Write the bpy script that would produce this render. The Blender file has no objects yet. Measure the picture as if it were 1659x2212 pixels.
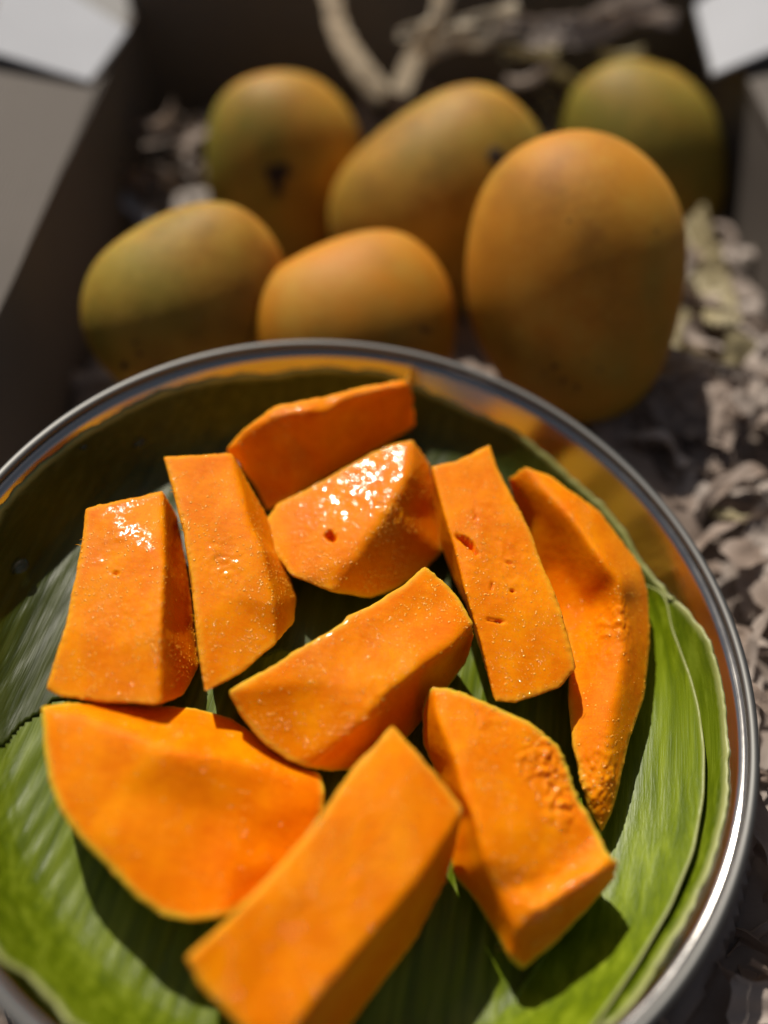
import bpy, bmesh, math, random
import numpy as np
from mathutils import Vector, Matrix, noise
from mathutils.bvhtree import BVHTree
R = math.radians
S = bpy.context.scene
COL = S.collection
rng = random.Random(7)

# ------------------------------------------------------------------ camera, sky, sun, exposure
PITCH = R(36); FPX = 1900.0; CX, CY = 829.5, 1106.0     # focal length and centre for a 1659 x 2212 picture
CAM = Vector((0, 0, 0.33))
cd = bpy.data.cameras.new('camera'); cam = bpy.data.objects.new('camera', cd); COL.objects.link(cam)
cam.location = CAM; cam.rotation_euler = (PITCH, 0, 0); S.camera = cam
cd.sensor_fit = 'HORIZONTAL'; cd.sensor_width = 36; cd.lens = 36*FPX/1659
cd.clip_start = 0.005; cd.clip_end = 50
cd.dof.use_dof = True; cd.dof.focus_distance = 0.272; cd.dof.aperture_fstop = 2.9

SUN_EL, SUN_AZ = R(48), R(-19)                            # azimuth measured from +Y towards +X
sun_dir = Vector((math.sin(SUN_AZ)*math.cos(SUN_EL), math.cos(SUN_AZ)*math.cos(SUN_EL), math.sin(SUN_EL)))
w = bpy.data.worlds.new('World'); S.world = w; w.use_nodes = True
nt = w.node_tree; bg = nt.nodes['Background']; sky = nt.nodes.new('ShaderNodeTexSky')
sky.sky_type = 'NISHITA'; sky.sun_disc = False; sky.sun_elevation = SUN_EL; sky.sun_rotation = SUN_AZ; sky.dust_density = 2.0; sky.air_density = .8; sky.ozone_density = .3
hs = nt.nodes.new('ShaderNodeHueSaturation'); hs.inputs['Saturation'].default_value = .55
nt.links.new(sky.outputs[0], hs.inputs['Color']); nt.links.new(hs.outputs[0], bg.inputs[0]); bg.inputs[1].default_value = 0.05
sd = bpy.data.lights.new('sun', 'SUN'); sun = bpy.data.objects.new('sun', sd); COL.objects.link(sun)
sd.energy = 5.0; sd.angle = R(0.6); sd.color = (1, 0.93, 0.82)
sun.rotation_euler = sun_dir.to_track_quat('Z', 'Y').to_euler(); sun.location = (0.3, 0.6, 1)
S.view_settings.view_transform = 'Standard'; S.view_settings.look = 'None'
S.view_settings.exposure = -0.05; S.view_settings.gamma = 1
S.cycles.use_denoising = True
S.cycles.max_bounces = 10

# ------------------------------------------------------------------ frames
CR = Vector((1, 0, 0)); CF = Vector((0, math.sin(PITCH), -math.cos(PITCH))); CU = CR.cross(CF)
def ray(px, py): return CR*(px-CX) + CU*(CY-py) + CF*FPX           # depth along the axis = FPX
def at_depth(px, py, d): return CAM + ray(px, py)*(d/FPX)
def at_z(px, py, z):
    d = ray(px, py); return CAM + d*((z-CAM.z)/d.z)
# the plate's own frame: rim plane z = 0, camera above the origin; it lies tilted on the packing paper
PTH, PRO, PH = R(36), R(13.2), 0.2367
_f = Vector((0, math.sin(PTH), -math.cos(PTH))); _r = Vector((1, 0, 0)); _u = _r.cross(_f)
_r2 = _r*math.cos(PRO) + _u*math.sin(PRO); _u2 = _u*math.cos(PRO) - _r*math.sin(PRO)
Cw = Matrix((CR, CU, CF)); Cp = Matrix((_r2, _u2, _f))
RPW = Cw.transposed() @ Cp                                           # plate -> world rotation
PC = Vector((-0.0009, 0.1234, 0)); CAMP = Vector((0, 0, PH))
def p2w(p): return CAM + RPW @ (Vector(p) - CAMP)
def pray(px, py): return _r2*(px-CX) + _u2*(CY-py) + _f*FPX
def pz(px, py, z):
    d = pray(px, py); return CAMP + d*((z-PH)/d.z)
PROF = [(0, -.027), (.098, -.027), (.105, -.0254), (.1105, -.021), (.1145, -.0145), (.1185, -.0070), (.1222, 0), (1, 0)]
def bowl(r):
    for (a, za), (b, zb) in zip(PROF, PROF[1:]):
        if r <= b: return za + (zb-za)*(r-a)/(b-a)
    return 0
def bowlp(p): return bowl(math.hypot(p.x-PC.x, p.y-PC.y))
def hit(px, py, lift=.0008):                                         # where a pixel's ray meets the inside of the plate
    z = -.0
    for k in range(400):
        p = pz(px, py, z)
        if p.z <= bowlp(p)+lift: return p
        z -= .0001
    return p
RPLATE = .125

# ------------------------------------------------------------------ material helpers
def mat(name):
    m = bpy.data.materials.new(name); m.use_nodes = True
    t = m.node_tree; return m, t, t.nodes['Principled BSDF']
def N(t, kind, **kw):
    n = t.nodes.new(kind)
    for k, v in kw.items():
        if k in n.inputs: n.inputs[k].default_value = v
        else: setattr(n, k, v)
    return n
def ramp(t, fac, stops):
    n = t.nodes.new('ShaderNodeValToRGB'); e = n.color_ramp.elements
    while len(e) < len(stops): e.new(.5)
    for k, (p, c) in enumerate(stops): e[k].position = p; e[k].color = (*c, 1) if len(c) == 3 else c
    t.links.new(fac, n.inputs[0]); return n.outputs[0]
def mixc(t, fac, a, b, mode='MIX'):
    n = t.nodes.new('ShaderNodeMix'); n.data_type = 'RGBA'; n.blend_type = mode
    for sock, v in ((n.inputs[0], fac), (n.inputs[6], a), (n.inputs[7], b)):
        if hasattr(v, 'links') or isinstance(v, bpy.types.NodeSocket): t.links.new(v, sock)
        else: sock.default_value = (*v, 1) if isinstance(v, tuple) else v
    return n.outputs[2]
def math_(t, op, a, b=None):
    n = t.nodes.new('ShaderNodeMath'); n.operation = op
    for sock, v in ((n.inputs[0], a), (n.inputs[1], b)):
        if v is None: continue
        if isinstance(v, bpy.types.NodeSocket): t.links.new(v, sock)
        else: sock.default_value = v
    return n.outputs[0]
def objc(t, scale=(1, 1, 1), rot=(0, 0, 0)):
    c = t.nodes.new('ShaderNodeTexCoord'); m = t.nodes.new('ShaderNodeMapping')
    m.inputs['Scale'].default_value = scale; m.inputs['Rotation'].default_value = rot
    t.links.new(c.outputs['Object'], m.inputs[0]); return m.outputs[0]
def tex(t, kind, vec, **kw):
    n = N(t, kind, **kw); t.links.new(vec, n.inputs['Vector']); return n
def attr(t, name):
    n = t.nodes.new('ShaderNodeAttribute'); n.attribute_name = name; return n.outputs['Fac']
def bump(t, h, strength, dist, normal=None):
    b = N(t, 'ShaderNodeBump'); b.inputs['Strength'].default_value = strength; b.inputs['Distance'].default_value = dist
    t.links.new(h, b.inputs['Height'])
    if normal: t.links.new(normal, b.inputs['Normal'])
    return b.outputs[0]

# mango flesh
def flesh_mat():
    m, t, b = mat('mango_flesh'); v = objc(t)
    n1 = tex(t, 'ShaderNodeTexNoise', objc(t, (1, .55, 1), (0, 0, .4)), Scale=80, Detail=5, Roughness=.6)
    n2 = tex(t, 'ShaderNodeTexNoise', objc(t, (1, 5, 1), (0, 0, .6)), Scale=150, Detail=8, Roughness=.75)
    c = ramp(t, n1.outputs['Fac'], [(.34, (.70, .150, .0)), (.5, (.77, .20, .0)), (.66, (.85, .265, .0))])
    c = mixc(t, ramp(t, n2.outputs['Fac'], [(.42, (0, 0, 0)), (.64, (.3,)*3)]), c, (.95, .29, .0))
    c = mixc(t, attr(t, 'deep'), c, (.74, .14, .0))
    sk = attr(t, 'skin')
    c = mixc(t, sk, c, (.72, .40, .03))
    c = mixc(t, attr(t, 'green'), c, (.42, .42, .035))
    t.links.new(c, b.inputs['Base Color'])
    b.inputs['Subsurface Weight'].default_value = .38
    b.inputs['Subsurface Radius'].default_value = (1, .28, .05); b.inputs['Subsurface Scale'].default_value = .006
    n3 = tex(t, 'ShaderNodeTexNoise', v, Scale=420, Detail=4, Roughness=.6)
    n4 = tex(t, 'ShaderNodeTexNoise', v, Scale=1500, Detail=3, Roughness=.6)
    vo = tex(t, 'ShaderNodeTexVoronoi', v, Scale=800); vo.feature = 'F1'
    drop = ramp(t, vo.outputs['Distance'], [(0, (1, 1, 1)), (.30, (0, 0, 0))])
    gate = ramp(t, n1.outputs['Fac'], [(.38, (0, 0, 0)), (.50, (1, 1, 1))])
    drop = math_(t, 'MULTIPLY', drop, gate)
    h = math_(t, 'ADD', math_(t, 'MULTIPLY', n3.outputs['Fac'], 1.0), math_(t, 'MULTIPLY', n4.outputs['Fac'], .35))
    nb = bump(t, h, .15, .0004)
    nc = bump(t, math_(t, 'ADD', drop, math_(t, 'MULTIPLY', n3.outputs['Fac'], .3)), .7, .0004)
    t.links.new(nb, b.inputs['Normal']); t.links.new(nc, b.inputs['Coat Normal'])
    wet = attr(t, 'wet')
    spk = tex(t, 'ShaderNodeTexNoise', v, Scale=1250, Detail=2, Roughness=.5)
    spm = ramp(t, spk.outputs['Fac'], [(.47, (.05,)*3), (.56, (1, 1, 1))])
    wv_ = ramp(t, wet, [(.55, (0, 0, 0)), (1.0, (.4,)*3)])
    sheen = math_(t, 'MULTIPLY', wv_, spm)
    dots = math_(t, 'MULTIPLY', ramp(t, drop, [(.15, (0, 0, 0)), (.4, (1, 1, 1))]), math_(t, 'MINIMUM', math_(t, 'MULTIPLY', wet, 2.5), 1.0))
    t.links.new(math_(t, 'MAXIMUM', sheen, dots), b.inputs['Coat Weight'])
    b.inputs['Coat Roughness'].default_value = .09; b.inputs['Coat IOR'].default_value = 1.6
    b.inputs['Roughness'].default_value = .55; b.inputs['Specular IOR Level'].default_value = .06
    return m
FLESH = flesh_mat()
JUICE, _t, _b = mat('mango_juice'); _b.inputs['Base Color'].default_value = (.95, .40, .03, 1); _b.inputs['Roughness'].default_value = .16; _b.inputs['IOR'].default_value = 1.7
_b.inputs['Specular IOR Level'].default_value = .6

def peel_mat():
    m, t, b = mat('mango_peel'); v = objc(t)
    n1 = tex(t, 'ShaderNodeTexNoise', v, Scale=30, Detail=6, Roughness=.65)
    n2 = tex(t, 'ShaderNodeTexNoise', v, Scale=120, Detail=5, Roughness=.6)
    c = ramp(t, n1.outputs['Fac'], [(.38, (.32, .135, .012)), (.5, (.47, .215, .018)), (.62, (.55, .30, .035))])
    g = mixc(t, n2.outputs['Fac'], (.13, .13, .012), (.30, .25, .03))
    c = mixc(t, attr(t, 'green'), c, g)
    c = mixc(t, attr(t, 'orange'), c, (.60, .225, .008))
    c = mixc(t, math_(t, 'MULTIPLY', n2.outputs['Fac'], .3), c, (.28, .12, .015))
    vo = tex(t, 'ShaderNodeTexVoronoi', v, Scale=330)
    d = ramp(t, vo.outputs['Distance'], [(.10, (1, 1, 1)), (.2, (0, 0, 0))])
    c = mixc(t, math_(t, 'MULTIPLY', d, .35), c, (.62, .42, .12))
    v2 = tex(t, 'ShaderNodeTexVoronoi', v, Scale=75)
    d2 = ramp(t, v2.outputs['Distance'], [(.05, (1, 1, 1)), (.085, (0, 0, 0))])
    c = mixc(t, math_(t, 'MULTIPLY', d2, .6), c, (.07, .04, .015))
    c = mixc(t, attr(t, 'blemish'), c, (.022, .014, .012))
    t.links.new(c, b.inputs['Base Color'])
    b.inputs['Roughness'].default_value = .6; b.inputs['Specular IOR Level'].default_value = .22; b.inputs['Subsurface Weight'].default_value = .5
    b.inputs['Subsurface Scale'].default_value = .014; b.inputs['Subsurface Radius'].default_value = (1, .4, .1)
    n3 = tex(t, 'ShaderNodeTexNoise', v, Scale=260, Detail=4, Roughness=.6)
    t.links.new(bump(t, n3.outputs['Fac'], .12, .0008), b.inputs['Normal'])
    return m
PEEL = peel_mat()
SCAR, _t, _b = mat('dry_stem_scar'); _b.inputs['Base Color'].default_value = (.045, .028, .016, 1); _b.inputs['Roughness'].default_value = .85

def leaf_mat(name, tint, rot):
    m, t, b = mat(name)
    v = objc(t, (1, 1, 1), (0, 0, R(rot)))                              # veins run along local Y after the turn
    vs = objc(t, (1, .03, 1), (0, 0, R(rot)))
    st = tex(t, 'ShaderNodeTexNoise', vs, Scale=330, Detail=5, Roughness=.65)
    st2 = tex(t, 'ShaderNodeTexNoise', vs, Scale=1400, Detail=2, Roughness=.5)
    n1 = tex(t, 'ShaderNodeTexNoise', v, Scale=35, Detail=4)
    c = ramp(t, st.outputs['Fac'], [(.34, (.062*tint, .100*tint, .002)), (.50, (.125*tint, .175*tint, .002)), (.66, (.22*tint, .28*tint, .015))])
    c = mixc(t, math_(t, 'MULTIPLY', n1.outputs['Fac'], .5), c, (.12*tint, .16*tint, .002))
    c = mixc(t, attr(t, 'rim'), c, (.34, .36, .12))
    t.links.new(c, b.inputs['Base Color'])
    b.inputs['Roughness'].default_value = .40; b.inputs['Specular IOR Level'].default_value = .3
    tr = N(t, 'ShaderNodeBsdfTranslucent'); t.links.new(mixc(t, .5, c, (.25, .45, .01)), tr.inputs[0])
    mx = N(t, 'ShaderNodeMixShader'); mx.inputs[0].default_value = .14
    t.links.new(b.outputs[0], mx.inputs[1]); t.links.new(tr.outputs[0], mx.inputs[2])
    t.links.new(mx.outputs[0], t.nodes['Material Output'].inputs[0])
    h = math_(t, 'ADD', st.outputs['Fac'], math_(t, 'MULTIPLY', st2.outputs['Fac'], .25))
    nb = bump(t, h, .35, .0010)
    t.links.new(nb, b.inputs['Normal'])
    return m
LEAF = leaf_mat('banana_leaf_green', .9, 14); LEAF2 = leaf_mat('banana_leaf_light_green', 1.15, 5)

def steel_mat():
    m, t, b = mat('brushed_steel')
    b.inputs['Metallic'].default_value = 1; b.inputs['Base Color'].default_value = (.44, .42, .395, 1)
    b.inputs['Roughness'].default_value = .2
    v = objc(t, (1, 1, 1))
    sep = t.nodes.new('ShaderNodeSeparateXYZ'); t.links.new(v, sep.inputs[0])
    r = math_(t, 'SQRT', math_(t, 'ADD', math_(t, 'MULTIPLY', sep.outputs[0], sep.outputs[0]), math_(t, 'MULTIPLY', sep.outputs[1], sep.outputs[1])))
    cx = t.nodes.new('ShaderNodeCombineXYZ'); t.links.new(r, cx.inputs[0]); t.links.new(sep.outputs[2], cx.inputs[1])
    n = tex(t, 'ShaderNodeTexNoise', cx.outputs[0], Scale=2500, Detail=2)
    n2 = tex(t, 'ShaderNodeTexNoise', v, Scale=60, Detail=4)
    t.links.new(bump(t, n.outputs['Fac'], .12, .0004), b.inputs['Normal'])
    t.links.new(ramp(t, n2.outputs['Fac'], [(.3, (.09,)*3), (.7, (.22,)*3)]), b.inputs['Roughness'])
    return m
STEEL = steel_mat()

def card_mat(name, base, corr=0.0):
    m, t, b = mat(name); v = objc(t)
    n1 = tex(t, 'ShaderNodeTexNoise', v, Scale=14, Detail=5)
    n2 = tex(t, 'ShaderNodeTexNoise', objc(t, (1, 1, 6)), Scale=300, Detail=4)
    k = tuple(x*.72 for x in base)
    c = mixc(t, n1.outputs['Fac'], base, k); c = mixc(t, math_(t, 'MULTIPLY', n2.outputs['Fac'], .35), c, tuple(x*.6 for x in base))
    t.links.new(c, b.inputs['Base Color']); b.inputs['Roughness'].default_value = .8
    wv = tex(t, 'ShaderNodeTexWave', v, Scale=corr or 1, Distortion=.4)
    h = math_(t, 'ADD', n2.outputs['Fac'], math_(t, 'MULTIPLY', wv.outputs['Fac'], 1.0 if corr else 0))
    t.links.new(bump(t, h, .3, .0008), b.inputs['Normal'])
    return m
CARD = card_mat('cardboard', (.125, .103, .086), 160); CARD_W = card_mat('white_coated_card', (.50, .51, .55))
def paper_mat(name, base, trans=.25):
    m, t, b = mat(name); v = objc(t)
    n1 = tex(t, 'ShaderNodeTexNoise', v, Scale=90, Detail=5)
    c = mixc(t, n1.outputs['Fac'], base, tuple(x*.7 for x in base)); t.links.new(c, b.inputs['Base Color'])
    b.inputs['Roughness'].default_value = .6
    tr = N(t, 'ShaderNodeBsdfTranslucent'); t.links.new(c, tr.inputs[0])
    mx = N(t, 'ShaderNodeMixShader'); mx.inputs[0].default_value = trans
    t.links.new(b.outputs[0], mx.inputs[1]); t.links.new(tr.outputs[0], mx.inputs[2])
    t.links.new(mx.outputs[0], t.nodes['Material Output'].inputs[0])
    t.links.new(bump(t, n1.outputs['Fac'], .5, .002), b.inputs['Normal'])
    return m
PAPER_CREAM = paper_mat('cream_paper', (.80, .70, .55), .35)
PAPER = [paper_mat('grey_brown_paper', (.37, .28, .225)), paper_mat('pale_paper', (.52, .43, .37)), paper_mat('yellowish_paper', (.42, .35, .19))]
BED = paper_mat('paper_bed', (.27, .215, .18), .05)
m, t, b = mat('water'); b.inputs['Base Color'].default_value = (1, 1, 1, 1); b.inputs['Roughness'].default_value = .03
b.inputs['Transmission Weight'].default_value = 1; b.inputs['IOR'].default_value = 1.33; WATER = m

# ------------------------------------------------------------------ object helpers
def tag(o, label=None, cat=None, group=None, kind=None):
    for k, v in (('label', label), ('category', cat), ('group', group), ('kind', kind)):
        if v: o[k] = v
    return o
def empty(name, loc):
    o = bpy.data.objects.new(name, None); COL.objects.link(o); o.location = loc; o.empty_display_size = .01; return o
def mesh(name, vs, fs, m, loc=(0, 0, 0), rot=None, smooth=True, parent=None):
    me = bpy.data.meshes.new(name); me.from_pydata([tuple(v) for v in vs], [], fs); me.update()
    if m: me.materials.append(m)
    if smooth: me.polygons.foreach_set('use_smooth', [True]*len(me.polygons))
    o = bpy.data.objects.new(name, me); COL.objects.link(o)
    if parent: o.parent = parent
    o.location = loc
    if rot: o.rotation_euler = rot
    return o
def setattr_f(me, name, arr):
    a = me.attributes.new(name, 'FLOAT', 'POINT'); a.data.foreach_set('value', np.asarray(arr, dtype=np.float32))
def fbm(p, s, o=3):
    return noise.fractal(Vector(p)*s, 1.0, 2.0, o)
PROT = RPW.to_euler()

# ------------------------------------------------------------------ setting: ground under the box
mesh('ground', [(-3, -3, -.006), (3, -3, -.006), (3, 3, -.006), (-3, 3, -.006)], [(0, 1, 2, 3)], card_mat('concrete', (.26, .25, .24)), smooth=False)['kind'] = 'structure'

# ------------------------------------------------------------------ cardboard box
box = empty('cardboard_box', (0.02, .2, 0)); BO = Vector(box.location)
tag(box, 'open brown cardboard box holding the plate, the whole mangoes and the packing paper', 'box')
def slab(name, a, bb, c, d, th, m, parent, nrm_out, sub=12):
    """a sheet of card from four corners, bent a little, with thickness towards nrm_out"""
    vs = []; fs = []; n = Vector(nrm_out).normalized()*th
    for L in (0, 1):
        for i in range(sub+1):
            for j in range(sub+1):
                u, v = i/sub, j/sub
                p = (a.lerp(bb, u)).lerp(d.lerp(c, u), v)
                p = p + n.normalized()*(.0012*fbm(p, 9)) + n*L
                vs.append(p-BO)
    W = sub+1; K = W*W
    for i in range(sub):
        for j in range(sub):
            q = (i*W+j, (i+1)*W+j, (i+1)*W+j+1, i*W+j+1)
            fs.append(q); fs.append(tuple(K+x for x in q[::-1]))
    rim = [i*W for i in range(W)] + [sub*W+j for j in range(1, W)] + [i*W+sub for i in range(sub-1, -1, -1)] + [j for j in range(sub-1, 0, -1)]
    for x, y in zip(rim, rim[1:]+rim[:1]): fs.append((y, x, x+K, y+K))
    o = mesh(name, vs, fs, m, parent=parent, smooth=False); return o
V = Vector
ZT = .097
LB, LF = V((-.139, .52, ZT)), V((-.168, -.12, ZT)); RB, RF = V((.184, .52, ZT)), V((.196, -.12, ZT))
dn = V((0, 0, -ZT+.0))
slab('floor_panel', V((-.17, -.12, 0)), V((.20, -.12, 0)), V((.187, .52, 0)), V((-.142, .52, 0)), .004, CARD, box, (0, 0, -1))
slab('side_panel', LF, LB, LB+dn, LF+dn, .004, CARD, box, (-1, 0, 0))
slab('side_panel', RF, RB, RB+dn, RF+dn, .004, CARD, box, (1, 0, 0))
slab('end_panel', LB+V((-.004, 0, .016)), RB+V((.004, 0, .016)), RB+V((.004, 0, -ZT)), LB+V((-.004, 0, -ZT)), .004, CARD, box, (0, 1, 0))
slab('end_panel', LF+V((-.004, 0, 0)), RF+V((.004, 0, 0)), RF+V((.004, 0, -ZT)), LF+V((-.004, 0, -ZT)), .004, CARD, box, (0, -1, 0))
fl = slab('flap', LF+V((0, 0, .001)), V((-.1415, .485, ZT+.001)), V((-.245, .485, ZT+.026)), LF+V((-.10, 0, .03)), .004, CARD, box, (0, 0, -1))
slab('flap', RF+V((0, 0, .001)), RB+V((0, -.02, .001)), RB+V((.09, -.02, .02)), RF+V((.09, 0, .02)), .004, CARD, box, (0, 0, -1))
tag(slab('corner_flap', V((-.137, .485, ZT+.004)), V((-.147, .432, ZT+.004)), V((-.195, .432, ZT+.020)), V((-.20, .52, ZT+.026)), .002, CARD_W, box, (0, 0, -1)), 'white coated corner flap lit by the sun')
tag(slab('corner_flap', V((.172, .515, ZT+.006)), V((.168, .445, ZT+.002)), V((.22, .45, ZT+.022)), V((.22, .51, ZT+.03)), .002, CARD_W, box, (0, 0, -1)), 'white coated corner flap lit by the sun')

# ------------------------------------------------------------------ steel plate
def lathe(prof, n, vs, fs, base=0):
    for (r, z) in prof:
        for k in range(n):
            a = 2*math.pi*k/n; vs.append((r*math.cos(a), r*math.sin(a), z))
    for i in range(len(prof)-1):
        for k in range(n):
            fs.append((base+i*n+k, base+(i+1)*n+k, base+(i+1)*n+(k+1) % n, base+i*n+(k+1) % n))
pl = empty('steel_plate', p2w(PC + V((0, 0, -.028)))); pl.rotation_euler = PROT
tag(pl, 'round stainless steel plate with a rolled rim, lined with banana leaf', 'plate')
OZ = .028
prof = [(.0005, -.0275)]
rr = [.02, .06, .09, .096, .1, .104, .107, .110, .1125, .1148, .1165, .1185, .1205, .1222]
import bisect
def smooth_bowl(r): return sum(bowl(r+d)*w_ for d, w_ in ((-.003, .25), (0, .5), (.003, .25))) - .0004
prof += [(r, smooth_bowl(r) if r < .119 else bowl(r)-.0004) for r in rr]
prof += [(.1205, .002), (.1215, .003), (.122, .003)]
inner = [(r, z+OZ) for r, z in prof]
outer = [(r+.0008, z-.0008) for r, z in reversed(inner[:-3])]
vs, fs = [], []; lathe(inner[:-3]+outer, 192, vs, fs); o = mesh('dish', vs, fs, STEEL, parent=pl)
bead = [(.1238+.0016*math.cos(a), OZ+.0003+.0014*math.sin(a)) for a in [math.pi - 2*math.pi*k/20 for k in range(21)]]
RIM = STEEL.copy(); RIM.name = 'satin_steel_rim'; _b = RIM.node_tree.nodes['Principled BSDF']
RIM.node_tree.links.remove(_b.inputs['Roughness'].links[0]); _b.inputs['Roughness'].default_value = .58; _b.inputs['Base Color'].default_value = (.17, .168, .162, 1)
vs, fs = [], []; lathe(bead, 256, vs, fs); mesh('rim', vs, fs, RIM, parent=pl)

# ------------------------------------------------------------------ banana leaves
def angle_of(p): return math.atan2(p.y-PC.y, p.x-PC.x)
edge_px = [(0,1095),(100,995),(200,925),(300,872),(400,835),(500,815),(600,808),(645,799),(690,795),(760,797),(830,803),(900,835),(1000,880),(1100,925),(1180,985),(1240,1040),(1330,1130),(1385,1215),(1440,1282),(1490,1322),(1535,1380),(1560,1480),(1572,1600),(1560,1780),(1510,1930),(1440,2050),(1340,2200),
           (150,2212),(118,2165),(60,2105),(0,2072)]
ep = [hit(x, y) for x, y in edge_px]
ang = [(angle_of(p) % (2*math.pi), math.hypot(p.x-PC.x, p.y-PC.y)) for p in ep]
for a, r in ((180, .116), (200, .115), (270, .111), (290, .113), (300, .114)): ang.append((R(a), r))
ang.sort()
AA = np.array([a for a, _ in ang]); RR = np.array([r for _, r in ang])
def rlim(a): return float(np.interp(a % (2*math.pi), np.r_[AA[-1]-2*math.pi, AA, AA[0]+2*math.pi], np.r_[RR[-1], RR, RR[0]]))
VD = V((math.sin(R(14)), math.cos(R(14)), 0)); VX = V((math.cos(R(14)), -math.sin(R(14)), 0))
def leaf_relief(x, y):
    s = x*VX.x + y*VX.y; l = x*VD.x + y*VD.y
    return .00010*math.sin(s*950 + 2.5*math.sin(s*120)) + .0006*max(0, fbm((s*1.0, l*.15, 3.1), 38, 2)) + .00022*fbm((s, l*.06, 0), 160, 2)
def build_leaf(m, upper, label):
    lift = .0005 if upper else 0
    nr, na = 150, 520; vs = []; fs = []; rim = []
    for k in range(na):
        a = 2*math.pi*k/na; rl = rlim(a)*(1+.004*fbm((math.cos(a)*3, math.sin(a)*3, 0), 6, 4))
        for i in range(nr+1):
            q = i/nr; r = rl*q**.8
            x, y = r*math.cos(a), r*math.sin(a)
            z = smooth_bowl(r)+.0006+lift + leaf_relief(x, y)*min(1, q*4)
            z += .0010*max(0, fbm((x, y, 5), 30, 2))*q
            vs.append((x, y, z+OZ)); rim.append(max(0, (q-.99)/.01))
    W = nr+1
    for k in range(na):
        k2 = (k+1) % na
        for i in range(nr):
            if i == 0: fs.append((k*W, k*W+1, k2*W+1))
            else: fs.append((k*W+i, k*W+i+1, k2*W+i+1, k2*W+i))
    if upper:                                                        # the sheet of painted shade ends on a ragged line across the plate
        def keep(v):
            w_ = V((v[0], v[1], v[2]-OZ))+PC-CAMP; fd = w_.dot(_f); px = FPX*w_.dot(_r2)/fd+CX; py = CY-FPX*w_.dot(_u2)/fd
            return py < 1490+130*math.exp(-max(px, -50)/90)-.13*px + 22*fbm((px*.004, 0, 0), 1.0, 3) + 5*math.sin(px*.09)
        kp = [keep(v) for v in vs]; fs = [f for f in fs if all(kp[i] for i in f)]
    o = mesh('banana_leaf', vs, fs, m, p2w(PC+V((0, 0, -OZ))), PROT)  # with upper set this is the sheet of painted shade, not another leaf
    bm = bmesh.new(); bm.from_mesh(o.data); bmesh.ops.remove_doubles(bm, verts=bm.verts[:], dist=1e-7); bmesh.ops.delete(bm, geom=[v for v in bm.verts if not v.link_faces], context='VERTS'); bm.to_mesh(o.data); bm.free()
    r = [math.hypot(v.co.x, v.co.y)/rlim(math.atan2(v.co.y, v.co.x)) for v in o.data.vertices]
    setattr_f(o.data, 'rim', [min(1, max(0, (q-.990)/.006)) for q in r])
    s = o.modifiers.new('thickness', 'SOLIDIFY'); s.thickness = .0004; s.offset = -1
    return tag(o, label, 'leaf')
LEAF_SHADE = leaf_mat('banana_leaf_painted_shade', .30, 14)  # darker tint paints shade over the far half of the leaf
build_leaf(LEAF, False, 'bright green banana leaf lining the lower half of the steel plate')
build_leaf(LEAF_SHADE, True, 'dark leaf-shaped sheet standing in for shade on the far half of the plate')
def leaf_strip(name, outer_px, inner_px, lift_out, lift_in, label, m):
    """a leaf piece between two traced edges, raised off the plate by the given lifts"""
    def resample(P, n):
        P = [V((*p, 0)) for p in P]; L = [0]
        for a, b_ in zip(P, P[1:]): L.append(L[-1]+(b_-a).length)
        out = []
        for k in range(n):
            s = L[-1]*k/(n-1); i = min(len(P)-2, max(0, bisect.bisect(L, s)-1)); tt = (s-L[i])/max(1e-9, L[i+1]-L[i])
            out.append(P[i].lerp(P[i+1], tt))
        return out
    n, mm = 110, 46
    A = resample(outer_px, n); B = resample(inner_px, n)
    a3 = []; b3 = []
    for k in range(n):
        f = k/(n-1)
        a3.append(hit(A[k].x, A[k].y, np.interp(f, *zip(*lift_out)))); b3.append(hit(B[k].x, B[k].y, np.interp(f, *zip(*lift_in))))
    for _ in range(4):
        a3 = [a3[0]]+[(a3[k-1]+a3[k]*2+a3[k+1])/4 for k in range(1, n-1)]+[a3[-1]]
    vs = []; fs = []; rim = []
    for k in range(n):
        for j in range(mm+1):
            q = j/mm; p = b3[k].lerp(a3[k], q)
            fl_ = bowlp(p)+.0013+leaf_relief(p.x-PC.x, p.y-PC.y)
            z = max(p.z + .7*leaf_relief(p.x, p.y) - .002*math.sin(q*math.pi), fl_+.0004)
            vs.append(V((p.x, p.y, z)) - PC + V((0, 0, OZ))); rim.append(max(0, (q-.965)/.035))
    W = mm+1
    for k in range(n-1):
        for j in range(mm): fs.append((k*W+j, (k+1)*W+j, (k+1)*W+j+1, k*W+j+1))
    o = mesh(name, vs, fs, m, p2w(PC+V((0, 0, -OZ))), PROT); setattr_f(o.data, 'rim', rim)
    s = o.modifiers.new('thickness', 'SOLIDIFY'); s.thickness = .0005; s.offset = 1
    return tag(o, label, 'leaf')
leaf_strip('banana_leaf', [(1392,1262),(1425,1272),(1442,1290),(1450,1345),(1470,1400),(1492,1455),(1512,1530),(1524,1620),(1522,1720),(1500,1840),(1450,1960),(1380,2080),(1290,2212),(1200,2330)],
           [(1385,1290),(1380,1380),(1370,1450),(1350,1540),(1330,1620),(1310,1720),(1280,1830),(1240,1930),(1190,2030),(1130,2120),(1060,2230),(1020,2330)],
           [(0, .004), (.12, .009), (.3, .010), (.5, .008), (.8, .004), (1, .002)], [(0, .001), (1, .0012)],
           'light green banana leaf strip with a pale raised edge, right side of the plate', LEAF2)

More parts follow.
